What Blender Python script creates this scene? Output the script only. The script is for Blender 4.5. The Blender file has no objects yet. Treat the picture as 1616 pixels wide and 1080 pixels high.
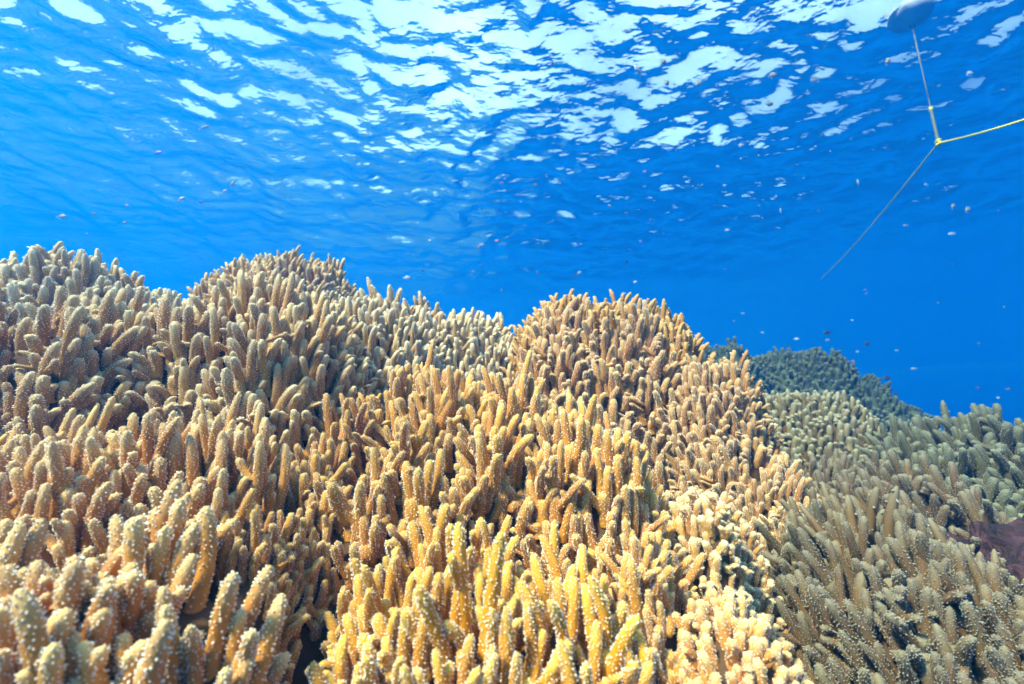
import bpy, bmesh, math, random
import numpy as np
from mathutils import Vector, Matrix, Quaternion, noise as mnoise

random.seed(11); np.random.seed(11)
scene = bpy.context.scene
COL = scene.collection
R = math.radians

# ------------------------------------------------------------------ camera
FPX = 700.0                                   # focal length in photo pixels (1616 wide)
cam_d = bpy.data.cameras.new('camera'); cam = bpy.data.objects.new('camera', cam_d); COL.objects.link(cam)
cam_d.sensor_width = 36.0; cam_d.lens = 36.0 * FPX / 1616.0
cam.location = (0, 0, 0); PITCH = R(9.5); cam.rotation_euler = (R(90) + PITCH, 0, 0)
cam_d.clip_start = 0.02; cam_d.clip_end = 2000
cam_d.dof.use_dof = True; cam_d.dof.focus_distance = 1.05; cam_d.dof.aperture_fstop = 3.2
scene.camera = cam

# ------------------------------------------------------------------ light
SUN_DIR = Vector((-0.48, -0.42, 0.77)).normalized()      # towards the sun
sun_el = math.asin(SUN_DIR.z); sun_az = math.atan2(SUN_DIR.x, SUN_DIR.y)
world = bpy.data.worlds.new('World'); scene.world = world; world.use_nodes = True
wn, wl = world.node_tree.nodes, world.node_tree.links
bg = wn['Background']
sky = wn.new('ShaderNodeTexSky'); sky.sky_type = 'NISHITA'; sky.sun_disc = False
sky.sun_elevation = sun_el; sky.sun_rotation = sun_az; sky.air_density = 1.0; sky.dust_density = 2.5
# bright broken cloud over the sea
tc = wn.new('ShaderNodeTexCoord'); cn = wn.new('ShaderNodeTexNoise')
cn.inputs['Scale'].default_value = 2.2; cn.inputs['Detail'].default_value = 5
cr = wn.new('ShaderNodeMapRange'); cr.inputs[1].default_value = 0.32; cr.inputs[2].default_value = 0.72
mx = wn.new('ShaderNodeMix'); mx.data_type = 'RGBA'
mx.inputs[7].default_value = (8.2, 9.6, 10.2, 1)
wl.new(tc.outputs['Generated'], cn.inputs['Vector']); wl.new(cn.outputs['Fac'], cr.inputs[0])
wl.new(cr.outputs[0], mx.inputs[0]); wl.new(sky.outputs[0], mx.inputs[6]); wl.new(mx.outputs[2], bg.inputs['Color'])
bg.inputs['Strength'].default_value = 0.055
sun_d = bpy.data.lights.new('sun', 'SUN'); sun = bpy.data.objects.new('sun', sun_d); COL.objects.link(sun)
sun_d.energy = 5.0; sun_d.angle = R(7.0); sun_d.color = (1.0, 0.75, 0.58)
sun.location = SUN_DIR * 30; sun.rotation_euler = SUN_DIR.to_track_quat('Z', 'Y').to_euler()

vs = scene.view_settings
vs.view_transform = 'Standard'; vs.look = 'None'; vs.exposure = 2.22; vs.gamma = 1.0; vs.use_curve_mapping = False
cy = scene.cycles
cy.max_bounces = 5; cy.diffuse_bounces = 2; cy.glossy_bounces = 2; cy.transmission_bounces = 2
cy.volume_bounces = 1; cy.transparent_max_bounces = 6; cy.use_denoising = True
cy.use_adaptive_sampling = True; cy.adaptive_threshold = 0.025; cy.adaptive_min_samples = 16
cy.sample_clamp_indirect = 6.0; cy.caustics_reflective = False; cy.caustics_refractive = False

# ------------------------------------------------------------------ helpers
def link(o, parent=None):
    COL.objects.link(o)
    if parent is not None: o.parent = parent
    return o
def tag(o, label=None, cat=None, group=None, kind=None):
    if label: o['label'] = label
    if cat: o['category'] = cat
    if group: o['group'] = group
    if kind: o['kind'] = kind
    return o
def mesh_np(name, V, F, mats=(), smooth=True, mat_idx=None, attr=None):
    me = bpy.data.meshes.new(name)
    me.from_pydata([tuple(v) for v in V], [], [tuple(f) for f in F])
    for m in mats: me.materials.append(m)
    if smooth: me.polygons.foreach_set('use_smooth', [True] * len(me.polygons))
    if mat_idx is not None: me.polygons.foreach_set('material_index', list(mat_idx))
    if attr is not None:
        a = me.attributes.new('along', 'FLOAT', 'POINT'); a.data.foreach_set('value', list(attr))
    me.update()
    return me
def P(px, py, d):                              # photo pixel + distance ahead -> world point
    x, z = (px - 808) / FPX * d, (540 - py) / FPX * d
    return Vector((x, d * math.cos(PITCH) - z * math.sin(PITCH), d * math.sin(PITCH) + z * math.cos(PITCH)))
def new_mat(name):
    m = bpy.data.materials.new(name); m.use_nodes = True
    return m, m.node_tree.nodes, m.node_tree.links, m.node_tree.nodes['Principled BSDF']
def sstep(a, b, x):
    t = np.clip((x - a) / (b - a), 0, 1); return t * t * (3 - 2 * t)

# ------------------------------------------------------------------ materials
def coral_mat(name, body, tip, var=0.10, rough=0.62):
    """soft-coral flesh: body colour, paler growing tip, mottling; per-finger tone"""
    m, n, l, b = new_mat(name)
    at = n.new('ShaderNodeAttribute'); at.attribute_name = 'along'
    ramp = n.new('ShaderNodeMapRange'); ramp.inputs[1].default_value = 0.68; ramp.inputs[2].default_value = 1.0
    mix = n.new('ShaderNodeMix'); mix.data_type = 'RGBA'
    mix.inputs[6].default_value = (*body, 1); mix.inputs[7].default_value = (*tip, 1)
    tc = n.new('ShaderNodeTexCoord'); nz = n.new('ShaderNodeTexNoise'); nz.inputs['Scale'].default_value = 0.55; nz.inputs['Detail'].default_value = 4
    oi = n.new('ShaderNodeObjectInfo')
    hsv = n.new('ShaderNodeHueSaturation')
    l.new(at.outputs['Fac'], ramp.inputs[0]); l.new(ramp.outputs[0], mix.inputs[0])
    ma = n.new('ShaderNodeMath'); ma.operation = 'MULTIPLY_ADD'; ma.inputs[1].default_value = 2.6 * var; ma.inputs[2].default_value = 1 - 1.3 * var
    mb = n.new('ShaderNodeMath'); mb.operation = 'MULTIPLY_ADD'; mb.inputs[1].default_value = 0.70; mb.inputs[2].default_value = 0.65
    mc = n.new('ShaderNodeMath'); mc.operation = 'MULTIPLY'
    l.new(oi.outputs['Random'], ma.inputs[0]); l.new(tc.outputs['Object'], nz.inputs['Vector']); l.new(nz.outputs['Fac'], mb.inputs[0])
    l.new(ma.outputs[0], mc.inputs[0]); l.new(mb.outputs[0], mc.inputs[1]); l.new(mc.outputs[0], hsv.inputs['Value'])
    mh = n.new('ShaderNodeMath'); mh.operation = 'MULTIPLY_ADD'; mh.inputs[1].default_value = 0.014; mh.inputs[2].default_value = 0.493
    l.new(oi.outputs['Random'], mh.inputs[0]); l.new(mh.outputs[0], hsv.inputs['Hue'])
    l.new(mix.outputs[2], hsv.inputs['Color']); l.new(hsv.outputs[0], b.inputs['Base Color'])
    b.inputs['Roughness'].default_value = rough; b.inputs['Specular IOR Level'].default_value = 0.25
    nf = n.new('ShaderNodeTexNoise'); nf.inputs['Scale'].default_value = 5.0; nf.inputs['Detail'].default_value = 2
    bp = n.new('ShaderNodeBump'); bp.inputs['Strength'].default_value = 0.5; bp.inputs['Distance'].default_value = 0.0012
    l.new(tc.outputs['Object'], nf.inputs['Vector']); l.new(nf.outputs['Fac'], bp.inputs['Height']); l.new(bp.outputs[0], b.inputs['Normal'])
    return m
def plain_mat(name, col, rough=0.6, spec=0.3, scale=30, var=0.25, bump=0.0, bscale=80):
    m, n, l, b = new_mat(name)
    tc = n.new('ShaderNodeTexCoord'); nz = n.new('ShaderNodeTexNoise'); nz.inputs['Scale'].default_value = scale; nz.inputs['Detail'].default_value = 4
    mr = n.new('ShaderNodeMapRange'); mr.inputs[1].default_value = 0.3; mr.inputs[2].default_value = 0.7
    mr.inputs[3].default_value = 1 - var; mr.inputs[4].default_value = 1 + var
    hsv = n.new('ShaderNodeHueSaturation'); hsv.inputs['Color'].default_value = (*col, 1)
    l.new(tc.outputs['Object'], nz.inputs['Vector']); l.new(nz.outputs['Fac'], mr.inputs[0]); l.new(mr.outputs[0], hsv.inputs['Value'])
    l.new(hsv.outputs[0], b.inputs['Base Color'])
    b.inputs['Roughness'].default_value = rough; b.inputs['Specular IOR Level'].default_value = spec
    if bump:
        nf = n.new('ShaderNodeTexNoise'); nf.inputs['Scale'].default_value = bscale; nf.inputs['Detail'].default_value = 5
        bp = n.new('ShaderNodeBump'); bp.inputs['Strength'].default_value = bump; bp.inputs['Distance'].default_value = 0.02
        l.new(tc.outputs['Object'], nf.inputs['Vector']); l.new(nf.outputs['Fac'], bp.inputs['Height']); l.new(bp.outputs[0], b.inputs['Normal'])
    return m
M_POLYP = plain_mat('polyp_white', (0.92, 0.84, 0.64), 0.7, 0.2, 60, 0.08)
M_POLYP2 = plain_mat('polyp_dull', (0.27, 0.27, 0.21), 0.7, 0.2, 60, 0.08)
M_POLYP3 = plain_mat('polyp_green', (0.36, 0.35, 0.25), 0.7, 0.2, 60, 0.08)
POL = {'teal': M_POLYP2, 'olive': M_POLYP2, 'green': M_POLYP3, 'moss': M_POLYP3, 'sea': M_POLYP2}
M_ROCK = plain_mat('reef_rock', (0.10, 0.065, 0.04), 0.9, 0.2, 9, 0.5, 0.8, 25)
PAL = {
 'gold':   ((0.45, 0.180, 0.018), (0.58, 0.32, 0.06)),
 'yellow': ((0.58, 0.240, 0.010), (0.68, 0.38, 0.045)),
 'peach':  ((0.52, 0.215, 0.036), (0.68, 0.44, 0.16)),
 'tan':    ((0.44, 0.215, 0.050), (0.66, 0.49, 0.22)),
 'pale':   ((0.42, 0.250, 0.085), (0.66, 0.55, 0.31)),
 'brown':  ((0.35, 0.150, 0.032), (0.46, 0.28, 0.10)),
 'moss':   ((0.27, 0.180, 0.045), (0.40, 0.33, 0.14)),
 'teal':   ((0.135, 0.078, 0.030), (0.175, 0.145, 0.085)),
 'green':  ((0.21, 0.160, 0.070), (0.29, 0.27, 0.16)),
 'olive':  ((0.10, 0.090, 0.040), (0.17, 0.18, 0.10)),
 'sea':    ((0.052, 0.070, 0.030), (0.110, 0.135, 0.060)),  # dim light on the far ridge put into this dark, red-poor colour
}
M_STALK = plain_mat('coral_stalk', (0.085, 0.045, 0.020), 0.8, 0.2, 14, 0.3, 0.3, 60)  # darker than the flesh: shade between the fingers is put into the colour
CM = {k: coral_mat('coral_' + k, *v) for k, v in PAL.items()}

# ------------------------------------------------------------------ water surface
H_SURF = 5.0
WAVES = []
_r = random.Random(4)
for lam, sl, nn in ((6.0, .030, 2), (3.2, .045, 3), (1.9, .070, 5), (1.15, .100, 7), (0.7, .120, 9), (0.42, .090, 9), (0.27, .050, 9)):
    lam *= .78
    for i in range(nn):
        th = R(_r.gauss(75, 75)); k = 2 * math.pi / lam * _r.uniform(.85, 1.18)
        WAVES.append((k * math.cos(th), k * math.sin(th), sl * math.sqrt(2.0 / nn) / k, _r.uniform(0, 6.28), lam))
def build_water():
    az = np.concatenate([np.linspace(R(-72), R(72), 430, endpoint=False), np.linspace(R(72), R(288), 130, endpoint=False)])
    rr = np.concatenate([[0.05], np.concatenate([np.geomspace(0.35, 1.6, 24, endpoint=False), np.geomspace(1.6, 16.0, 300, endpoint=False), np.geomspace(16.0, 62.0, 50)])])
    A, RR = np.meshgrid(az, rr)
    X = RR * np.sin(A); Y = RR * np.cos(A); Z = np.full_like(X, H_SURF)
    sp = RR * 0.0085
    gx = X + 0.12 * np.sin(1.7 * Y + .4) + .08 * np.sin(2.9 * X + 1.1 * Y); gy = Y + 0.12 * np.sin(1.9 * X + 1.3) + .07 * np.sin(3.1 * Y - X)
    for kx, ky, a, ph, lam in WAVES:
        fade = np.clip(1.6 - sp / (lam * 0.25), 0, 1)
        s = np.sin(kx * gx + ky * gy + ph)
        Z += a * fade * (s + 0.25 * s * s)
    n0, n1 = X.shape
    V = np.stack([X.ravel(), Y.ravel(), Z.ravel()], 1)
    idx = np.arange(n0 * n1).reshape(n0, n1)
    a = idx[:-1, :]; b = idx[1:, :]
    F = np.stack([a.ravel(), np.roll(a, -1, 1).ravel(), np.roll(b, -1, 1).ravel(), b.ravel()], 1)
    F = [tuple(f) for f in F] + [tuple(int(i) for i in idx[0, ::-1])]
    m, n, l, b_ = new_mat('sea_surface'); n.remove(b_)
    out = n['Material Output']
    tc = n.new('ShaderNodeTexCoord'); mp = n.new('ShaderNodeMapping'); mp.inputs['Scale'].default_value = (1.0, 1.5, 1)
    mp.inputs['Rotation'].default_value = (0, 0, R(12))
    nz = n.new('ShaderNodeTexNoise'); nz.inputs['Scale'].default_value = 3.6; nz.inputs['Detail'].default_value = 2.5; nz.inputs['Roughness'].default_value = .5
    bp = n.new('ShaderNodeBump'); bp.inputs['Strength'].default_value = 1.0; bp.inputs['Distance'].default_value = 0.040
    fr = n.new('ShaderNodeFresnel'); fr.inputs['IOR'].default_value = 1.33
    tr = n.new('ShaderNodeBsdfTransparent'); gl = n.new('ShaderNodeBsdfGlossy'); gl.inputs['Roughness'].default_value = 0.03
    gl.inputs['Color'].default_value = (1, 1, 1, 1)
    ms = n.new('ShaderNodeMixShader')
    l.new(tc.outputs['Object'], mp.inputs[0]); l.new(mp.outputs[0], nz.inputs['Vector']); l.new(nz.outputs['Fac'], bp.inputs['Height'])
    l.new(bp.outputs[0], fr.inputs['Normal']); l.new(bp.outputs[0], gl.inputs['Normal'])
    l.new(fr.outputs[0], ms.inputs[0]); l.new(tr.outputs[0], ms.inputs[1]); l.new(gl.outputs[0], ms.inputs[2]); l.new(ms.outputs[0], out.inputs['Surface'])
    me = mesh_np('water_surface', V, F, [m])
    o = link(bpy.data.objects.new('water_surface', me)); tag(o, 'rippled blue underside of the sea surface with white glints', None, kind='structure')
build_water()

# ------------------------------------------------------------------ sea bed
def ground_z(x, y):
    x = np.asarray(x, float); y = np.asarray(y, float)
    left = 0.42 * sstep(0.0, -1.8, x) * sstep(.4, 1.6, y)
    z = -0.62 + left - 0.25 * sstep(.3, 2.0, x) * sstep(.7, 1.8, y)
    z = z - 0.35 * sstep(.7, .2, y)
    z = z + 0.05 * np.sin(3.1 * x + 1.2 * y) * np.sin(2.3 * y - .7 * x) + .03 * np.sin(9 * x + 4 * y) * np.sin(7 * y - 3 * x)
    z = z - 3.0 * sstep(2.2, 9, np.hypot(x, y))
    edge = (0.95 * x + 0.28 * (y - 4.6) - 3.0) / 9.0
    return z - 13.0 * sstep(0, 1, edge)
def bed_mat():
    # unseen pale sand shelf added to reflect light into the left water, with dark patches, bare rock round the corals and down the drop-off
    m, n, l, b = new_mat('seabed_sand_and_rock')
    tc = n.new('ShaderNodeTexCoord'); nz = n.new('ShaderNodeTexNoise'); nz.inputs['Scale'].default_value = .55; nz.inputs['Detail'].default_value = 6
    ln = n.new('ShaderNodeVectorMath'); ln.operation = 'LENGTH'
    far = n.new('ShaderNodeMapRange'); far.inputs[1].default_value = 3.5; far.inputs[2].default_value = 8.0
    pat = n.new('ShaderNodeMapRange'); pat.inputs[1].default_value = .40; pat.inputs[2].default_value = .50
    ml = n.new('ShaderNodeMath'); ml.operation = 'MULTIPLY'
    mix = n.new('ShaderNodeMix'); mix.data_type = 'RGBA'; mix.inputs[6].default_value = (.09, .06, .04, 1); mix.inputs[7].default_value = (.21, .235, .19, 1)
    sx = n.new('ShaderNodeSeparateXYZ'); dz = n.new('ShaderNodeMapRange'); dz.inputs[1].default_value = -6.5; dz.inputs[2].default_value = -4.2
    m2 = n.new('ShaderNodeMath'); m2.operation = 'MULTIPLY'
    l.new(tc.outputs['Object'], nz.inputs['Vector']); l.new(tc.outputs['Object'], ln.inputs[0]); l.new(ln.outputs['Value'], far.inputs[0])
    l.new(nz.outputs['Fac'], pat.inputs[0]); l.new(far.outputs[0], ml.inputs[0]); l.new(pat.outputs[0], ml.inputs[1])
    l.new(tc.outputs['Object'], sx.inputs[0]); l.new(sx.outputs['Z'], dz.inputs[0]); l.new(ml.outputs[0], m2.inputs[0]); l.new(dz.outputs[0], m2.inputs[1])
    l.new(m2.outputs[0], mix.inputs[0]); l.new(mix.outputs[2], b.inputs['Base Color']); b.inputs['Roughness'].default_value = .95
    return m
M_BED = bed_mat()
def build_seabed():
    rr = np.concatenate([[0.02], np.geomspace(0.2, 62.0, 150)]); az = np.linspace(0, 2 * math.pi, 260, endpoint=False)
    A, RR = np.meshgrid(az, rr); X = RR * np.cos(A); Y = RR * np.sin(A)
    Z = ground_z(X, Y)
    V = np.stack([X.ravel(), Y.ravel(), Z.ravel()], 1)
    idx = np.arange(X.size).reshape(X.shape); a = idx[:-1]; b = idx[1:]
    F = np.stack([a.ravel(), b.ravel(), np.roll(b, -1, 1).ravel(), np.roll(a, -1, 1).ravel()], 1)
    F = [tuple(f) for f in F] + [tuple(int(i) for i in idx[0])]
    me = mesh_np('seabed', V, F, [M_BED]); o = link(bpy.data.objects.new('seabed', me)); tag(o, kind='structure')
build_seabed()

# ------------------------------------------------------------------ finger meshes (unit: radius 1, length = aspect)
def tube(axis_pts, radii, nseg, V, F, A, along):
    """append a smooth tube with a rounded end"""
    base = len(V); n = len(axis_pts)
    prev = None
    for i in range(n):
        p = axis_pts[i]
        t = (axis_pts[min(i + 1, n - 1)] - axis_pts[max(i - 1, 0)]).normalized()
        if prev is None:
            u = t.orthogonal().normalized()
        else:
            u = (prev - t * prev.dot(t)).normalized()
        prev = u; w = t.cross(u)
        for s in range(nseg):
            a = 2 * math.pi * s / nseg
            V.append(p + (u * math.cos(a) + w * math.sin(a)) * radii[i]); A.append(along[i])
    for i in range(n - 1):
        for s in range(nseg):
            a = base + i * nseg + s; b = base + i * nseg + (s + 1) % nseg
            F.append((a, b, b + nseg, a + nseg))
    F.append(tuple(base + (n - 1) * nseg + s for s in range(nseg)))
def axis_curve(rng, start, direc, L, bend, n):
    b = Vector((rng.gauss(0, 1), rng.gauss(0, 1), 0)) * bend; c = Vector((rng.gauss(0, 1), rng.gauss(0, 1), 0)) * bend * .5
    ts = [0, .12, .27, .43, .58, .72, .85, .915, .96, .988, 1.0] if n == 11 else [0, .25, .5, .72, .88, .965, 1.0]
    return [start + direc * (L * t) + b * L * t * t + c * L * math.sin(3.0 * t) for t in ts], ts
def prof(t, rng_w, taper):
    r = 1.08 - taper * t
    r *= 1 + rng_w * math.sin(9 * t + rng_w * 40)
    if t > .86: r *= math.sqrt(max(0.0, 1 - ((t - .86) / .144) ** 2))
    return r
def finger_mesh(name, seed, aspect, kind, body_mat, polyps=True, hi=True, pol_scale=1.0, pol_size=0.16):
    rng = random.Random(seed)
    V, F, A = [], [], []
    prongs = []
    n = 11 if hi else 7; seg = 12 if hi else 7
    if kind == 'single': specs = [(Vector((0, 0, -2.4)), Vector((0, 0, 1)), aspect + 2.4, 1.0)]
    elif kind == 'knob':
        specs = [(Vector((0, 0, -2.4)), Vector((0, 0, 1)), aspect + 2.4, 1.05)]
        for q in range(rng.randint(1, 2)):
            th = rng.uniform(0, 6.28); d = Vector((math.cos(th), math.sin(th), rng.uniform(1.0, 1.8))).normalized()
            specs.append((Vector((math.cos(th) * .4, math.sin(th) * .4, aspect * rng.uniform(.2, .5))), d, aspect * .32 + 1, .72))
    else:
        k = 2 if kind == 'fork' else 3
        specs = [(Vector((0, 0, -2.4)), Vector((0, 0, 1)), aspect * .45 + 2.4, 1.35)]
        th0 = rng.uniform(0, 6.28)
        for q in range(k):
            th = th0 + 2 * math.pi * q / k + rng.uniform(-.3, .3); sp = rng.uniform(.18, .34)
            d = Vector((math.cos(th) * sp, math.sin(th) * sp, 1)).normalized()
            specs.append((Vector((math.cos(th) * .5, math.sin(th) * .5, aspect * .12)), d, aspect * rng.uniform(.70, .9), .92))
    for (st, d, L, rs) in specs:
        pts, ts = axis_curve(rng, st, d, L, .10 if kind == 'single' else .06, n)
        wob = rng.uniform(.01, .05); tp = rng.uniform(.18, .38)
        rad = [max(.03, prof(t, wob, tp) * rs) for t in ts]
        tube(pts, rad, seg, V, F, A, ts)
        prongs.append((pts, ts, wob, tp, rs, L))
    nb = len(F); mi = [0] * nb
    if polyps:
        for (pts, ts, wob, tp, rs, L) in prongs:
            cnt = int(L * 6.28 * .85 * rs / (0.62 * 0.62) * .62 * pol_scale)
            for i in range(cnt):
                t = (i + rng.uniform(.1, .9)) / cnt
                t = .10 + .89 * t ** .88
                if rng.random() > .45 + .9 * t: continue
                th = i * 2.39996 + rng.uniform(-.35, .35)
                # point on axis
                j = max(q for q in range(len(ts)) if ts[q] <= t); j = min(j, len(ts) - 2)
                f = (t - ts[j]) / (ts[j + 1] - ts[j]); c = pts[j].lerp(pts[j + 1], f)
                tg = (pts[j + 1] - pts[j]).normalized()
                u = tg.orthogonal().normalized(); w = tg.cross(u)
                rr = max(.02, prof(t, wob, tp) * rs)
                o = u * math.cos(th) + w * math.sin(th)
                dr = (prof(min(t + .01, .999), wob, tp) - prof(t - .01, wob, tp)) / .02 * rs / L
                nrm = (o - tg * dr * .9).normalized()
                c = c + o * rr * .97
                s = pol_size * rng.uniform(.5, 1.35); h = s * rng.uniform(.9, 2.3)
                nrm = (nrm + Vector((rng.gauss(0, .2), rng.gauss(0, .2), rng.gauss(0, .2)))).normalized()
                a = nrm.orthogonal().normalized() * s; b = nrm.cross(a)
                k = len(V); q0 = c - nrm * s * .3; q1 = c + nrm * h * .75
                V += [q0 + a * .7, q0 - a * .35 + b * .6, q0 - a * .35 - b * .6, q1 + a * .9, q1 - a * .45 + b * .78, q1 - a * .45 - b * .78, c + nrm * h]
                A += [1] * 7
                F += [(k, k + 1, k + 4, k + 3), (k + 1, k + 2, k + 5, k + 4), (k + 2, k, k + 3, k + 5), (k + 3, k + 4, k + 6), (k + 4, k + 5, k + 6), (k + 5, k + 3, k + 6)]
                mi += [1] * 6
    return mesh_np(name, V, F, [body_mat, POL.get(body_mat.name[6:], M_POLYP)], True, mi, A)
_cache = {}
def finger_set(pal, style):
    key = (pal, style)
    if key in _cache: return _cache[key]
    out = []
    aspect, pol, size, kinds, hi = {
        'long':  (14.0, 1.75, .122, ['single'] * 7 + ['fork'] * 3 + ['tri'] + ['knob'] * 2, True),
        'mid':   (10.8, 1.8, .125, ['single'] * 7 + ['fork'] * 3 + ['tri'] + ['knob'] * 2, True),
        'stub':  (6.0, 1.8, .11, ['single'] * 4 + ['fork', 'tri'] + ['knob'] * 3, True),
        'smooth': (5.2, .22, .11, ['single'] * 5 + ['fork'] * 2, True),
        'far':   (5.2, .4, .17, ['single'] * 5 + ['fork'] * 2 + ['tri'] * 2, False),
    }[style]
    for i, k in enumerate(kinds):
        out.append(finger_mesh('finger_' + pal + '_' + style, hash((i, 7)) % 9999 + len(pal) * 31 + len(style), aspect * random.uniform(.88, 1.12), k, CM[pal], True, hi, pol, size))
    _cache[key] = (out, aspect)
    return _cache[key]

# ------------------------------------------------------------------ colonies
CREV = []
for (px, py, d, r_, dep) in ((590, 780, .86, .060, .22), (560, 715, .92, .050, .2), (1015, 715, 1.18, .090, .32), (1000, 700, 1.08, .07, .26), (300, 655, .98, .070, .25), (190, 650, .98, .065, .22),
    (1222, 900, .76, .045, .22), (1228, 1010, .66, .045, .22), (1215, 815, .90, .045, .2), (930, 955, .68, .04, .16), (470, 1035, .57, .045, .2), (505, 930, .66, .035, .16), (700, 840, .80, .04, .12), (820, 900, .72, .035, .12), (1490, 800, 1.1, .05, .2)):
    p_ = P(px, py, d); CREV.append((p_.x, p_.y, r_ * 1.35, dep * 1.25))
class Mound:
    def __init__(s, c, rx, ry, h, rot, seed, lump):
        s.c = Vector(c); s.rx, s.ry, s.h, s.rot, s.seed, s.lump = rx, ry, h, rot, seed, lump
        s.cr, s.sr = math.cos(rot), math.sin(rot)
        s.crev = [c for c in CREV if math.hypot(c[0] - s.c.x, c[1] - s.c.y) < max(rx, ry) + .2]
    def uv(s, x, y):
        dx, dy = x - s.c.x, y - s.c.y
        return (dx * s.cr + dy * s.sr) / s.rx, (-dx * s.sr + dy * s.cr) / s.ry
    def xy(s, u, v):
        a, b = u * s.rx, v * s.ry
        return s.c.x + a * s.cr - b * s.sr, s.c.y + a * s.sr + b * s.cr
    def z(s, x, y):
        u, v = s.uv(x, y); q = (u * u + v * v) ** 1.7
        z = s.c.z - s.h * (1 - math.sqrt(max(0.0, 1 - min(q, 1.0)) ) if q < 1 else 1 + (q - 1) * 2)
        for (cx_, cy_, r_, dep) in s.crev:
            k = ((x - cx_) ** 2 + (y - cy_) ** 2) / (r_ * r_)
            if k < 5: z -= dep * math.exp(-k * k)
        return z + s.lump * (mnoise.noise(Vector((x * 7, y * 7, s.seed * 3.7))) + .5 * mnoise.noise(Vector((x * 16, y * 16, s.seed)))) * (1 if q < .8 else max(0, (1.0 - q) / .2))
    def normal(s, x, y):
        e = .006
        return Vector((s.z(x - e, y) - s.z(x + e, y), s.z(x, y - e) - s.z(x, y + e), 2 * e)).normalized()
SPECS = []
def colony(**k): SPECS.append(k)
# cx, crest: photo pixel of the tallest tips; d: distance of the crest; rx, ry, h: mound half sizes and drop (m)
colony(name='yellow_finger_coral', label='bright yellow finger coral colony at the bottom centre, nearest the lens', cx=765, crest=835, d=.66, rx=.235, ry=.21, h=.24, pal='yellow', style='long', r=.0105, sp=2.5)
colony(name='finger_coral', label='pale peach thick-fingered coral in the bottom left corner', cx=130, crest=835, d=.54, rx=.27, ry=.17, h=.22, pal='peach', style='mid', r=.0125, sp=2.15)
colony(name='stubby_coral', label='short bumpy peach coral knobs between the bottom left corner and the yellow colony', cx=375, crest=905, d=.58, rx=.12, ry=.14, h=.2, pal='peach', style='stub', r=.0105, sp=2.4)
colony(name='finger_coral', label='wide ridge of upright golden peach fingers crossing the left side at mid height', cx=170, crest=668, d=.78, rx=.44, ry=.22, h=.34, pal='peach', style='long', r=.0110, sp=2.5)
colony(name='finger_coral', label='golden brown small coral left of the bright yellow colony, beside a dark gap', cx=455, crest=765, d=.74, rx=.13, ry=.19, h=.36, pal='gold', style='mid', r=.0085, sp=2.5)
colony(name='finger_coral', label='large golden coral mound of long forked fingers in the middle of the reef', cx=690, crest=585, d=1.02, rx=.30, ry=.29, h=.42, pal='gold', style='long', r=.0115, sp=2.5)
colony(name='finger_coral', label='golden coral shoulder of long slim fingers just right of the middle mound', cx=905, crest=652, d=.94, rx=.17, ry=.26, h=.42, pal='gold', style='long', r=.0105, sp=2.5)
colony(name='small_finger_coral', label='cluster of small smooth brown fingers in the shaded gap above the yellow colony', cx=760, crest=825, d=.80, rx=.20, ry=.10, h=.14, pal='gold', style='smooth', r=.0075, sp=2.6)
colony(name='finger_coral', label='tan spotted coral mound with thick fingers in the upper left middle', cx=200, crest=482, d=1.18, rx=.42, ry=.26, h=.46, pal='tan', style='mid', r=.0145, sp=2.4)
colony(name='finger_coral', label='tan coral mound of long fingers leaning left, left of the centre', cx=440, crest=452, d=1.26, rx=.26, ry=.27, h=.50, pal='tan', style='long', r=.0130, sp=2.4)
colony(name='finger_coral', label='brown blurred coral at the left picture edge at mid height', cx=5, crest=500, d=1.02, rx=.22, ry=.18, h=.36, pal='brown', style='mid', r=.0120, sp=2.6)
colony(name='finger_coral', label='grey green coral bank against the water at the far left edge', cx=95, crest=424, d=1.55, rx=.52, ry=.32, h=.42, pal='pale', style='mid', r=.0150, sp=2.2)
colony(name='finger_coral', label='small distant coral hump rising above the left ridge', cx=452, crest=416, d=2.3, rx=.44, ry=.34, h=.50, pal='tan', style='mid', r=.0125, sp=2.5)
colony(name='finger_coral', label='pale whitish coral bank sloping from left of centre down to the saddle', cx=600, crest=476, d=1.75, rx=.42, ry=.42, h=.50, pal='pale', style='mid', r=.0135, sp=2.4)
colony(name='finger_coral', label='pale low coral in the saddle left of the rounded centre mound', cx=735, crest=508, d=1.85, rx=.30, ry=.36, h=.42, pal='pale', style='mid', r=.0120, sp=2.4)
colony(name='finger_coral', label='rounded tan coral mound against the water right of centre', cx=945, crest=475, d=1.72, rx=.42, ry=.37, h=.60, pal='brown', style='mid', r=.0140, sp=2.45)
colony(name='drooping_coral', label='orange brown coral with drooping fingers on the right flank of the rounded mound', cx=1100, crest=568, d=1.44, rx=.20, ry=.25, h=.58, pal='brown', style='mid', r=.0105, sp=2.4)
colony(name='finger_coral', label='small olive brown fan of fingers below the pale green mound', cx=1195, crest=715, d=1.22, rx=.13, ry=.16, h=.34, pal='brown', style='mid', r=.0095, sp=2.4)
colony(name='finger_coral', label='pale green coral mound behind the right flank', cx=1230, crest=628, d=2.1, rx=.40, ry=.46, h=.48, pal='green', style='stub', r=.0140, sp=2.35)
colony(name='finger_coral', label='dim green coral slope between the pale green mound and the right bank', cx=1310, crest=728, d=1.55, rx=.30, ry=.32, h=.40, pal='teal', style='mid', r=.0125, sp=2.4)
colony(name='finger_coral', label='grey green coral bank at the right edge against the water', cx=1560, crest=660, d=1.50, rx=.42, ry=.33, h=.46, pal='olive', style='mid', r=.0155, sp=2.5, tilt=(-.18, 0, 0))
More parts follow.
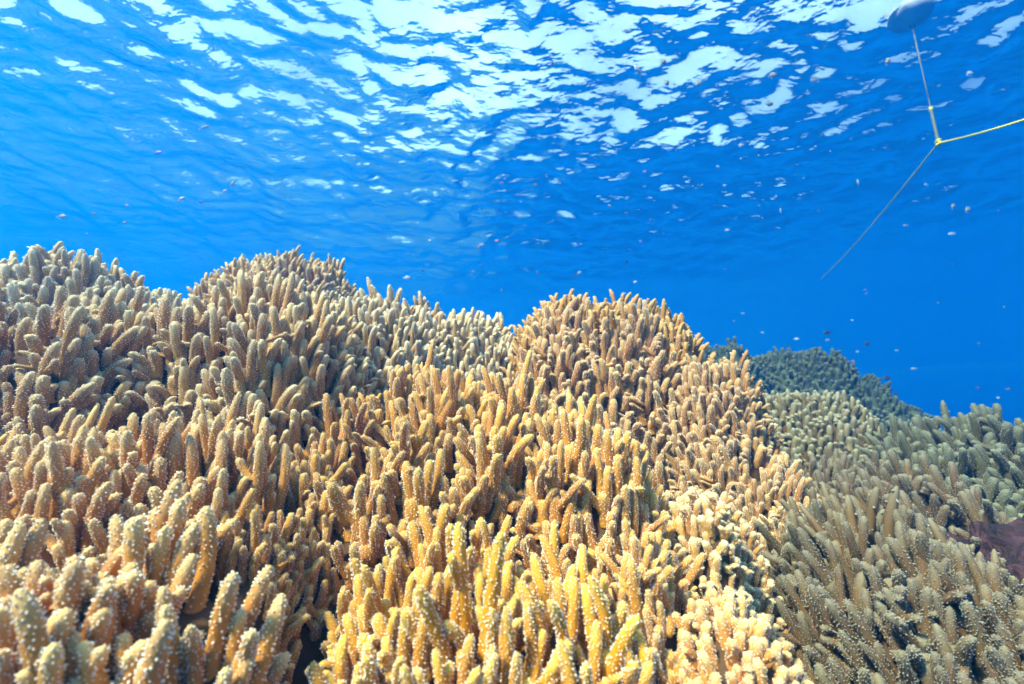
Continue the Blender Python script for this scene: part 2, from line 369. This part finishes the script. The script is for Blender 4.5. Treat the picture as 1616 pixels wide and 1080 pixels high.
colony(name='finger_coral', label='grey green coral slope of leaning fingers right of centre, below the right bank', cx=1400, crest=735, d=1.22, rx=.30, ry=.25, h=.40, pal='teal', style='mid', r=.0130, sp=2.45, tilt=(-.22, 0, 0))
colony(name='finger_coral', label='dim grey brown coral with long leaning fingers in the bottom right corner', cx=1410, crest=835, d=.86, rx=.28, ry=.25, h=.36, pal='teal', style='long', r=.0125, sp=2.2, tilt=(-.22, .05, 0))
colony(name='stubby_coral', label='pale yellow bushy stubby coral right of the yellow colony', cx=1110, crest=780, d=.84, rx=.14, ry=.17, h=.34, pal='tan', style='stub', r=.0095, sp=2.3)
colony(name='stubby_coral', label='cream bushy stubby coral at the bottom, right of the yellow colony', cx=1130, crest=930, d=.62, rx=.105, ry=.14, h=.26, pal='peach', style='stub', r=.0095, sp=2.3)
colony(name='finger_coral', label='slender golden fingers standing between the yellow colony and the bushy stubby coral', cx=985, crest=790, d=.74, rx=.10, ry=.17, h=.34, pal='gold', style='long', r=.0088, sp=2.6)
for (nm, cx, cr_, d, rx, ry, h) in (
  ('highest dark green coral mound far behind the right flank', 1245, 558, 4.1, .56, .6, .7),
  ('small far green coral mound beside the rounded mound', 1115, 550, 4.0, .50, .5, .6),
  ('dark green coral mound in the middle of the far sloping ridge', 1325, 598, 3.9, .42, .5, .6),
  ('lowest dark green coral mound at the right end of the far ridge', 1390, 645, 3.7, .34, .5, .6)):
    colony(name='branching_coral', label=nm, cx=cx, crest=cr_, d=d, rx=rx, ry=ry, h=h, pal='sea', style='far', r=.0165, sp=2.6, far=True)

MOUNDS = []
for i, s in enumerate(SPECS):
    if not s.get('far'): s['r'] *= .74
    asp = finger_set(s['pal'], s['style'])[1]
    tip = P(s['cx'], s['crest'], s['d']); L = asp * s['r']
    s['L'] = L
    MOUNDS.append(Mound((tip.x, tip.y, tip.z - L * .93), s['rx'], s['ry'], s['h'], 0.0, i + 1.3, .075 * min(1, s['rx'] / .3) + .06 * (s['d'] > 3)))

def build_colony(i, s):
    m = MOUNDS[i]; rng = random.Random(100 + i)
    root = bpy.data.objects.new(s['name'], None); root.empty_display_size = .05
    root.location = (m.c.x, m.c.y, m.c.z - m.h); link(root)
    tag(root, s['label'], 'coral', 'soft corals on the reef')
    # fleshy base
    nr, na = 26, 64
    V, F, A = [], [], []
    V.append(Vector((m.c.x, m.c.y, m.z(m.c.x, m.c.y))) - root.location); A.append(0)
    qs = [math.sin(math.pi / 2 * (k / (nr - 3))) for k in range(1, nr - 2)] + [1.03, 1.10]
    for q in qs:
        for a in range(na):
            th = 2 * math.pi * a / na
            x, y = m.xy(q * math.cos(th), q * math.sin(th))
            V.append(Vector((x, y, m.z(x, y))) - root.location); A.append(0)
    for a in range(na): F.append((0, 1 + a, 1 + (a + 1) % na))
    for k in range(len(qs) - 1):
        for a in range(na):
            p = 1 + k * na + a; p2 = 1 + k * na + (a + 1) % na
            F.append((p, p + na, p2 + na, p2))
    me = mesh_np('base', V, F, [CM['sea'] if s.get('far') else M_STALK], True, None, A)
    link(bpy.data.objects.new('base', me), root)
    # finger sites
    meshes, asp = finger_set(s['pal'], s['style'])
    r, L = s['r'], s['L']; sp = s['sp'] * r * (1.0 if s['d'] < 1.3 else .95)
    sites = []; grid = {}
    area = math.pi * m.rx * m.ry * (1 + m.h / max(m.rx, m.ry))
    tries = int(area / (sp * sp) * 9)
    tl = Vector(s.get('tilt', (0, 0, 0)))
    for _ in range(tries):
        q = math.sin(math.acos(1 - rng.random() * .93)); th = rng.uniform(0, 2 * math.pi)
        x, y = m.xy(q * math.cos(th), q * math.sin(th)); z = m.z(x, y); p = Vector((x, y, z))
        key = (int(math.floor(x / sp)), int(math.floor(y / sp)), int(math.floor(z / sp)))
        ok = True
        for a in (-1, 0, 1):
            for b in (-1, 0, 1):
                for c in (-1, 0, 1):
                    for w in grid.get((key[0] + a, key[1] + b, key[2] + c), ()):
                        if (w - p).length_squared < sp * sp: ok = False; break
                    if not ok: break
                if not ok: break
            if not ok: break
        if not ok: continue
        n = m.normal(x, y)
        vw = (-p).normalized()
        if n.dot(vw) < -.34: continue
        if z < float(ground_z(x, y)) - .02: continue
        if p.y < .12 or abs(p.x / max(p.y, .05)) > 1.75: continue
        if any((x - c[0]) ** 2 + (y - c[1]) ** 2 < (c[2] * .8) ** 2 for c in m.crev): continue
        bury = False
        for j, mm in enumerate(MOUNDS):
            if j != i:
                u, v = mm.uv(x, y)
                if u * u + v * v < 1 and mm.z(x, y) > z - (.028 if s['d'] < 3 else -.05): bury = True; break
        if bury: continue
        grid.setdefault(key, []).append(p)
        steep = 1 - n.z
        fl = Vector((mnoise.noise(p * 9 + Vector((i * 5.1, 0, 0))), mnoise.noise(p * 9 + Vector((0, i * 3.3, 7))), 0)) * .18
        d = (Vector((0, 0, 1.0)) + n * .27 + tl + fl + Vector((rng.gauss(0, .045), rng.gauss(0, .045), 0))).normalized()
        sc = r * rng.uniform(.82, 1.15); ln = rng.uniform(.72, 1.10) * (1 - .35 * steep) * (1 + .45 * mnoise.noise(p * 11 + Vector((2, 9, i))))
        if rng.random() < .08: ln *= .6
        sites.append((p, d, sc, ln, n.dot(vw)))
    sites.sort(key=lambda t: t[0].length - .3 * max(t[4], -.2))
    lim = 0 if s.get('far') else 300
    def matrix(p, d, sc, ln):
        rot = d.to_track_quat('Z', 'Y') @ Quaternion((0, 0, 1), rng.uniform(0, 6.28))
        return Matrix.Translation(p - root.location) @ rot.to_matrix().to_4x4() @ Matrix.Diagonal((sc, sc, sc * ln, 1))
    for (p, d, sc, ln, f) in sites[:lim]:
        o = bpy.data.objects.new('finger', rng.choice(meshes)); link(o, root)
        o.matrix_local = matrix(p, d, sc, ln)
    rest = sites[lim:]
    if rest:
        low = finger_set(s['pal'], 'far')[0] if s.get('far') else _cache.setdefault((s['pal'], s['style'], 'low'), [finger_mesh('finger_low', 40 + q, asp, ('single', 'single', 'fork')[q], CM[s['pal']], True, False, .16, .2) for q in range(3)])
        data = []
        for me in low:
            co = np.empty(len(me.vertices) * 3); me.vertices.foreach_get('co', co)
            al = np.empty(len(me.vertices)); me.attributes['along'].data.foreach_get('value', al)
            data.append((co.reshape(-1, 3), [tuple(pg.vertices) for pg in me.polygons], al, [pg.material_index for pg in me.polygons]))
        VV, FF, AA, MI = [], [], [], []; off = 0
        for (p, d, sc, ln, f) in rest:
            co, fs, al, mi = rng.choice(data); M = np.array(matrix(p, d, sc, ln))
            VV.append(co @ M[:3, :3].T + M[:3, 3]); AA.append(al); MI += mi
            FF += [tuple(k + off for k in g) for g in fs]; off += len(co)
        me = mesh_np('fingers', np.concatenate(VV), FF, [CM[s['pal']], POL.get(s['pal'], M_POLYP)], True, MI, np.concatenate(AA))
        o = link(bpy.data.objects.new('fingers', me), root); tag(o, kind='stuff')
    return len(sites)
tot = 0
for i, s in enumerate(SPECS):
    k = build_colony(i, s); tot += k; print(i, s['label'][:40], k)
print('FINGERS', tot)

# ------------------------------------------------------------------ crusted rock at the right
def build_rock():
    bm = bmesh.new(); bmesh.ops.create_icosphere(bm, subdivisions=5, radius=1)
    for v in bm.verts:
        c = v.co
        k = 1 + .30 * mnoise.noise(c * 1.3) + .16 * mnoise.noise(c * 3.1 + Vector((3, 1, 2))) + .12 * mnoise.noise(c * 7) + .07 * mnoise.noise(c * 16)
        v.co = Vector((c.x * .24, c.y * .20, c.z * .19)) * (k + .06 * abs(mnoise.noise(c * 11 + Vector((5, 5, 5)))))
    me = bpy.data.meshes.new('crusted_rock'); bm.to_mesh(me); bm.free()
    me.polygons.foreach_set('use_smooth', [True] * len(me.polygons))
    m, n, l, b = new_mat('coralline_crust')
    tc = n.new('ShaderNodeTexCoord'); nz = n.new('ShaderNodeTexNoise'); nz.inputs['Scale'].default_value = 24; nz.inputs['Detail'].default_value = 8
    rp = n.new('ShaderNodeValToRGB'); e = rp.color_ramp.elements
    e[0].position = .32; e[0].color = (.010, .004, .004, 1); e[1].position = .72; e[1].color = (.085, .034, .044, 1)
    x = e.new(.50); x.color = (.030, .007, .009, 1)
    bp = n.new('ShaderNodeBump'); bp.inputs['Strength'].default_value = .8; bp.inputs['Distance'].default_value = .04
    n2 = n.new('ShaderNodeTexNoise'); n2.inputs['Scale'].default_value = 55; n2.inputs['Detail'].default_value = 5
    l.new(tc.outputs['Object'], nz.inputs['Vector']); l.new(nz.outputs['Fac'], rp.inputs[0]); l.new(rp.outputs[0], b.inputs['Base Color'])
    l.new(tc.outputs['Object'], n2.inputs['Vector']); l.new(n2.outputs['Fac'], bp.inputs['Height']); l.new(bp.outputs[0], b.inputs['Normal'])
    b.inputs['Roughness'].default_value = .85
    me.materials.append(m)
    o = link(bpy.data.objects.new('crusted_rock', me)); o.location = P(1665, 965, 1.0); o.rotation_euler = (0, R(-14), R(20))
    tag(o, 'purple red crusted rock at the right edge below the grey green bank', 'rock')
build_rock()

# ------------------------------------------------------------------ mooring
M_YROPE = plain_mat('yellow_rope', (0.72, 0.64, 0.02), 0.6, 0.3, 120, 0.2)
M_DROPE = plain_mat('weedy_rope', (0.10, 0.11, 0.06), 0.8, 0.2, 90, 0.4)  # dark olive tone for sleeve, riser and eye
M_FLOAT = plain_mat('float_white', (0.26, 0.31, 0.33), 0.7, 0.1, 6, 0.15)  # white float toned blue-grey: haze and backlight put into the colour
def sweep(pts, rad, mat, name, parent, twist=0.0, seg=15):
    """laid rope: three-lobed section turning along the line"""
    V, F = [], []; prev = None; acc = 0
    for i, p in enumerate(pts):
        t = (pts[min(i + 1, len(pts) - 1)] - pts[max(i - 1, 0)]).normalized()
        u = t.orthogonal().normalized() if prev is None else (prev - t * prev.dot(t)).normalized()
        prev = u; w = t.cross(u)
        if i: acc += (p - pts[i - 1]).length * twist
        for s_ in range(seg):
            a = 2 * math.pi * s_ / seg; rr = rad * (1 + (.22 * math.cos(3 * a - 3 * acc) if twist else 0))
            V.append(p + (u * math.cos(a) + w * math.sin(a)) * rr - parent.location)
    for i in range(len(pts) - 1):
        for s_ in range(seg):
            a = i * seg + s_; b = i * seg + (s_ + 1) % seg; F.append((a, b, b + seg, a + seg))
    F += [tuple(range(seg))[::-1], tuple((len(pts) - 1) * seg + k for k in range(seg))]
    return link(bpy.data.objects.new(name, mesh_np(name, V, F, [mat])), parent)
def line(a, b, n, sag=0.0, wob=0.0, rng=random.Random(5)):
    out = []
    for i in range(n + 1):
        t = i / n; p = a.lerp(b, t); p.z -= sag * 4 * t * (1 - t)
        p += Vector((rng.gauss(0, wob), rng.gauss(0, wob), rng.gauss(0, wob))); out.append(p)
    return out
def build_mooring():
    ray = P(1437, 26, 1.0); FL = ray * ((H_SURF - .12) / ray.z)
    root = bpy.data.objects.new('mooring_buoy', None); root.location = FL; root.scale = (.62, .62, .62); link(root)
    tag(root, 'dim white mooring buoy floating at the surface in the upper right', 'buoy')
    prof_ = [(0, -.20), (.10, -.19), (.22, -.145), (.32, -.07), (.36, .02), (.34, .10), (.26, .17), (.14, .21), (.05, .22), (0, .22)]
    V, F = [], []; sg = 40
    for (r_, z_) in prof_:
        for k in range(sg): V.append((r_ * math.cos(6.28319 * k / sg), r_ * math.sin(6.28319 * k / sg), z_))
    for i in range(len(prof_) - 1):
        for k in range(sg):
            a = i * sg + k; b = i * sg + (k + 1) % sg; F.append((a, b, b + sg, a + sg))
    link(bpy.data.objects.new('float', mesh_np('float', V, F, [M_FLOAT])), root)
    bm = bmesh.new()
    me = bpy.data.meshes.new('eye'); V, F = [], []
    for i in range(20):
        A_ = 6.28319 * i / 20
        for k in range(8):
            B_ = 6.28319 * k / 8; rr = .045 + .011 * math.cos(B_)
            V.append((rr * math.cos(A_), .011 * math.sin(B_), -.225 + rr * math.sin(A_)))
    for i in range(20):
        for k in range(8): F.append((i * 8 + k, i * 8 + (k + 1) % 8, ((i + 1) % 20) * 8 + (k + 1) % 8, ((i + 1) % 20) * 8 + k))
    bm.free(); link(bpy.data.objects.new('eye', mesh_np('eye', V, F, [M_DROPE])), root)
    # rope
    KN = P(1481, 226, 3.7); top = FL + Vector((0, 0, -.17))
    rp = bpy.data.objects.new('mooring_rope', None); rp.location = KN; link(rp)
    tag(rp, 'yellow rope with three strands meeting in a knot below the white buoy', 'rope')
    mid = KN.lerp(top, .22); up = KN.lerp(top, .62)
    sweep(line(KN, mid, 60), .010, M_DROPE, 'chafe_sleeve', rp, 40)
    sweep(line(mid, up, 60), .0042, M_DROPE, 'riser', rp, 60)
    sweep(line(up, top, 60), .007, M_DROPE, 'weedy_riser', rp, 40)
    sweep(line(KN, P(1700, 160, 2.5), 160, .02), .0065, M_YROPE, 'rope_strand', rp, 60)
    sweep(line(KN, P(1296, 440, 8.8), 320, .06), .0056, M_YROPE, 'rope_strand', rp, 60)
    for off, rad in ((Vector((0, 0, 0)), .020), (mid - KN, .012)):
        pts = []
        for i in range(90):
            t = i / 89; a = t * 6.28 * 4
            pts.append(KN + off + Vector((math.cos(a) * rad * (.7 + .3 * math.sin(a * .37)), math.sin(a) * rad * .8, (t - .5) * rad * 2.2 + rad * .3 * math.sin(a * 1.7))))
        sweep(pts, .006, M_YROPE, 'knot', rp, 60, 9)
build_mooring()

# ------------------------------------------------------------------ fish
def fish_mat(name, back, belly, stripes=None, spec=.5):
    m, n, l, b = new_mat(name)
    tc = n.new('ShaderNodeTexCoord'); sx = n.new('ShaderNodeSeparateXYZ'); l.new(tc.outputs['Object'], sx.inputs[0])
    mr = n.new('ShaderNodeMapRange'); mr.inputs[1].default_value = -.10; mr.inputs[2].default_value = .12
    mix = n.new('ShaderNodeMix'); mix.data_type = 'RGBA'; mix.inputs[6].default_value = (*belly, 1); mix.inputs[7].default_value = (*back, 1)
    l.new(sx.outputs['Z'], mr.inputs[0]); l.new(mr.outputs[0], mix.inputs[0]); src = mix.outputs[2]
    if stripes:
        ml = n.new('ShaderNodeMath'); ml.operation = 'MULTIPLY'; ml.inputs[1].default_value = 40
        sn = n.new('ShaderNodeMath'); sn.operation = 'SINE'; gt = n.new('ShaderNodeMath'); gt.operation = 'GREATER_THAN'; gt.inputs[1].default_value = .15
        l.new(sx.outputs['X'], ml.inputs[0]); l.new(ml.outputs[0], sn.inputs[0]); l.new(sn.outputs[0], gt.inputs[0])
        m2 = n.new('ShaderNodeMix'); m2.data_type = 'RGBA'; m2.inputs[7].default_value = (*stripes, 1)
        l.new(gt.outputs[0], m2.inputs[0]); l.new(src, m2.inputs[6]); src = m2.outputs[2]
    l.new(src, b.inputs['Base Color']); b.inputs['Roughness'].default_value = .4; b.inputs['Specular IOR Level'].default_value = spec
    return m
FM = {
 'striped': fish_mat('fish_striped', (.42, .45, .20), (.62, .66, .66), (.03, .03, .045)),
 'dark':    fish_mat('fish_dark', (.025, .025, .04), (.06, .06, .09)),
 'blue':    fish_mat('fish_blue', (.02, .06, .40), (.06, .16, .55)),
 'pale':    fish_mat('fish_pale', (.22, .30, .34), (.55, .58, .58)),
 'rose':    fish_mat('fish_rose', (.24, .08, .09), (.34, .18, .17)),
 'grey':    fish_mat('fish_grey', (.12, .17, .22), (.35, .40, .42)),
}
def fish_parts(h):
    """unit fish along +x, body height h: body, tail and fins as separate meshes"""
    V, F = [], []; xs = [-.36, -.30, -.2, -.08, .06, .2, .32, .40, .455, .485]; ht = [.20, .27, .50, .82, 1.0, .98, .80, .56, .32, .08]
    sg = 10
    for x, q in zip(xs, ht):
        for k in range(sg):
            a = 6.28319 * k / sg; V.append((x, math.cos(a) * h * .19 * q ** .8 * (1 if x > -.25 else .6), math.sin(a) * h * .5 * q))
    for i in range(len(xs) - 1):
        for k in range(sg): F.append((i * sg + k, i * sg + (k + 1) % sg, (i + 1) * sg + (k + 1) % sg, (i + 1) * sg + k))
    F += [tuple(range(sg))[::-1], tuple((len(xs) - 1) * sg + k for k in range(sg))]
    body = (V, F)
    def slab(pts, th):
        n = len(pts); V = [(x, th, z) for x, z in pts] + [(x, -th, z) for x, z in pts]
        return V, [tuple(range(n))[::-1], tuple(range(n, 2 * n))] + [(i, (i + 1) % n, n + (i + 1) % n, n + i) for i in range(n)]
    tail = slab([(-.33, .05 * h / .4), (-.42, .10), (-.53, .19), (-.45, .03), (-.43, 0), (-.45, -.03), (-.53, -.19), (-.42, -.10), (-.33, -.05 * h / .4)], .006)
    dors = slab([(.18, h * .47), (.06, h * .62), (-.10, h * .60), (-.22, h * .48), (-.22, h * .26), (0, h * .44)], .005)
    anal = slab([(.0, -h * .45), (-.10, -h * .62), (-.20, -h * .54), (-.23, -h * .25)], .005)
    return {'body': body, 'tail_fin': tail, 'dorsal_fin': dors, 'anal_fin': anal}
FCACHE = {}
def fish_meshes(kind, h, joined):
    key = (kind, h, joined)
    if key not in FCACHE:
        parts = fish_parts(h)
        if joined:
            V, F = [], []
            for v, f in parts.values():
                o = len(V); V += v; F += [tuple(k + o for k in g) for g in f]
            FCACHE[key] = {'fish': mesh_np('fish', V, F, [FM[kind]])}
        else:
            FCACHE[key] = {k: mesh_np(k, v, f, [FM[kind]], k == 'body') for k, (v, f) in parts.items()}
    return FCACHE[key]
frng = random.Random(21); TINY = []
def fish(px, py, size, kind, label=None, yaw=None, pitch=0, h=.42, d=None, group=None):
    d = d or frng.uniform(3.2, 5.5); L = .85 * size / FPX * d
    if yaw is None: yaw = frng.choice((0, 180)) + frng.uniform(-24, 24)
    loc = P(px, py, d); names = {'striped': 'striped_fish', 'dark': 'dark_fish', 'blue': 'blue_fish', 'pale': 'pale_fish', 'rose': 'rose_fish', 'grey': 'grey_fish'}
    if label:
        o = bpy.data.objects.new(names[kind], None); o.empty_display_size = .02; link(o)
        for k, me in fish_meshes(kind, h, False).items(): link(bpy.data.objects.new(k, me), o)
    else:
        o = link(bpy.data.objects.new(names[kind], fish_meshes(kind, h, True)['fish']))
    o.location = loc; o.rotation_euler = (R(frng.uniform(-8, 8)), R(-pitch), R(yaw)); o.scale = (L, L, L)
    if label: tag(o, label, 'fish', group or ('striped fish under the surface' if kind == 'striped' else 'larger fish in the open water'))
    else: TINY.append((px, kind, o))
for a in (
 (322, 201, 20, 'pale', 'slim silver fish tilted upward, upper left below scattered white glints', 20, 35, .26),
 (250, 241, 22, 'blue', 'bright blue oval fish at the upper left, largest of the blue ones', 175, -8, .36),
 (97, 342, 18, 'grey', 'grey oval fish hovering just above the grey green bank, far left', 10, 5, .46),
 (367, 290, 17, 'grey', 'slim grey fish swimming steeply upward, left of centre', 30, 70, .24),
 (354, 302, 13, 'grey', 'small grey fish beside the steep slim one, left of centre', 20, 40, .34),
 (286, 314, 15, 'grey', 'grey fish angled upward over the far left bank', 15, 30, .42),
 (318, 319, 13, 'blue', 'small blue fish low over the left ridge', 170, 0, .40),
 (871, 101, 18, 'dark', 'thin dark fish pointing straight up below the brightest glitter', 40, 82, .22),
 (989, 50, 20, 'grey', 'grey fish against the white glitter near the top, right of centre', 10, 12, .42),
 (1037, 50, 18, 'grey', 'pale grey fish near the top, beside the other one against the glitter', 170, -10, .40),
 (1007, 111, 22, 'striped', 'striped fish highest and leftmost of the striped group, nose down', 200, 50, .50),
 (1047, 98, 20, 'striped', 'striped fish near the top of the striped group, tilted up', 30, 40, .50),
 (1052, 131, 22, 'striped', 'striped fish in front of a white glint, nose up', 40, 50, .50),
 (1103, 132, 19, 'striped', 'striped fish in the middle of the striped group', 200, -40, .52),
 (1219, 119, 20, 'striped', 'striped fish against a long white glint, right part of the group', 10, 15, .50),
 (1214, 164, 20, 'striped', 'lowest striped fish of the group, below the glints', 15, 15, .48),
 (1287, 126, 18, 'striped', 'dark striped fish alone in blue water between the group and the buoy', 170, 0, .56),
 (1401, 97, 24, 'striped', 'striped fish just below the white buoy', 25, 40, .46),
 (1530, 116, 24, 'pale', 'large whitish fish right of the rope, upper right', 20, 22, .38),
 (1504, 326, 18, 'striped', 'left one of the paired striped fish right of the rope', 25, 40, .44),
 (1527, 331, 20, 'striped', 'right one of the paired striped fish right of the rope', 20, 28, .46),
 (1354, 288, 15, 'striped', 'small striped fish upright near the slanting rope', 60, 70, .42),
 (1232, 332, 15, 'pale', 'small silvery fish hanging upright, right of centre', 60, -70, .40),
 (1224, 311, 11, 'pale', 'small silvery fish just above the upright one, right of centre', 20, 40, .36),
 (642, 438, 14, 'pale', 'whitish fish above the pale bank left of centre', 0, 0, .44),
 (914, 431, 13, 'pale', 'white fish above the rounded mound', 30, 30, .40),
 (1400, 597, 16, 'dark', 'largest dark fish over the far green mounds, right', 185, -8, .50),
 (1306, 525, 16, 'dark', 'dark fish with long body above the highest far green mound', 180, -4, .40),
 (1306, 537, 10, 'grey', 'small grey fish right below the long dark fish', 5, 5, .44),
 (1368, 543, 13, 'dark', 'round dark fish right of the highest far green mound', 10, 20, .60),
 (1413, 622, 10, 'dark', 'small dark fish just above the lower far green mound', 0, 0, .50),
 (1344, 596, 11, 'rose', 'small reddish yellow fish in front of the far green slope', 0, 0, .42),
): fish(a[0], a[1], a[2], a[3], a[4], a[5], a[6], a[7])
for (px, py, sz, kd) in ((123, 262, 9, 'blue'), (197, 352, 10, 'dark'), (148, 338, 9, 'dark'), (137, 370, 10, 'blue'), (200, 324, 8, 'rose'), (1169, 229, 10, 'pale'), (1133, 263, 9, 'pale'), (1116, 177, 10, 'grey'),
 (1462, 292, 11, 'pale'), (1502, 369, 11, 'pale'), (1429, 356, 9, 'grey'), (962, 325, 9, 'pale'), (989, 336, 7, 'dark'), (1148, 363, 9, 'pale'), (845, 292, 9, 'rose'), (1272, 571, 10, 'dark'), (1285, 554, 6, 'rose'), (1244, 547, 7, 'dark'),
 (1442, 582, 10, 'pale'), (1257, 535, 10, 'pale'), (1203, 525, 7, 'pale'), (1575, 628, 9, 'pale'), (1591, 614, 8, 'rose'), (1346, 570, 7, 'rose'), (1543, 612, 7, 'rose'), (760, 386, 10, 'pale'), (755, 390, 8, 'rose'), (667, 427, 8, 'dark'),
 (784, 380, 9, 'rose'), (907, 438, 8, 'dark'), (849, 430, 7, 'dark'), (989, 414, 8, 'dark'), (1002, 445, 8, 'pale'), (792, 458, 7, 'dark'), (747, 429, 7, 'rose')):
    fish(px, py, sz, kd)
for _ in range(34):
    px = frng.uniform(640, 1600); py = frng.uniform(270, 560) if px > 1050 else frng.uniform(270, 450)
    fish(px, py, frng.uniform(4.5, 8), frng.choice(('pale', 'pale', 'grey', 'dark', 'rose', 'blue')), d=frng.uniform(4, 7))

ZONES = ((0, 700, 'over the left ridge'), (700, 1080, 'above the rounded mound'), (1080, 1350, 'between the rounded mound and the rope'), (1350, 1700, 'right of the slanting rope'))
ORD = ('first', 'second', 'third', 'fourth', 'fifth', 'sixth', 'seventh', 'eighth', 'ninth', 'tenth', 'eleventh', 'twelfth', 'thirteenth', 'fourteenth')
WORD = {'rose': 'reddish'}
for kind in FM:
    for (a, b, where) in ZONES:
        row = sorted([t for t in TINY if t[1] == kind and a <= t[0] < b], key=lambda t: t[0])
        w = WORD.get(kind, kind)
        for k, (px, _, o) in enumerate(row):
            lb = f'tiny {w} fish {where}, {ORD[k]} {w} one from left' if len(row) > 1 else f'lone tiny {w} fish {where}'
            tag(o, lb, 'fish', f'tiny {w} fish in the open water')

# ------------------------------------------------------------------ the water itself
def build_haze():
    bm = bmesh.new(); bmesh.ops.create_cube(bm, size=1.0)
    bmesh.ops.scale(bm, vec=(132, 132, H_SURF + .8 + 16.5), verts=bm.verts)
    bmesh.ops.translate(bm, vec=(0, 0, (H_SURF + .8 - 16.5) / 2), verts=bm.verts)
    me = bpy.data.meshes.new('haze'); bm.to_mesh(me); bm.free()
    m = bpy.data.materials.new('sea_water'); m.use_nodes = True; n = m.node_tree.nodes; l = m.node_tree.links
    n.remove(n['Principled BSDF'])
    v = n.new('ShaderNodeVolumePrincipled')
    v.inputs['Density'].default_value = 0.20
    v.inputs['Color'].default_value = (0.001, 0.087, 0.30, 1)
    v.inputs['Absorption Color'].default_value = (0.30, 0.63, 1.0, 1)
    v.inputs['Anisotropy'].default_value = 0.52
    l.new(v.outputs[0], n['Material Output'].inputs['Volume'])
    me.materials.append(m)
    o = link(bpy.data.objects.new('haze', me)); tag(o, kind='stuff')
build_haze()

print('UNIQUE TRIS', sum(len(p.vertices) - 2 for m in bpy.data.meshes for p in m.polygons))
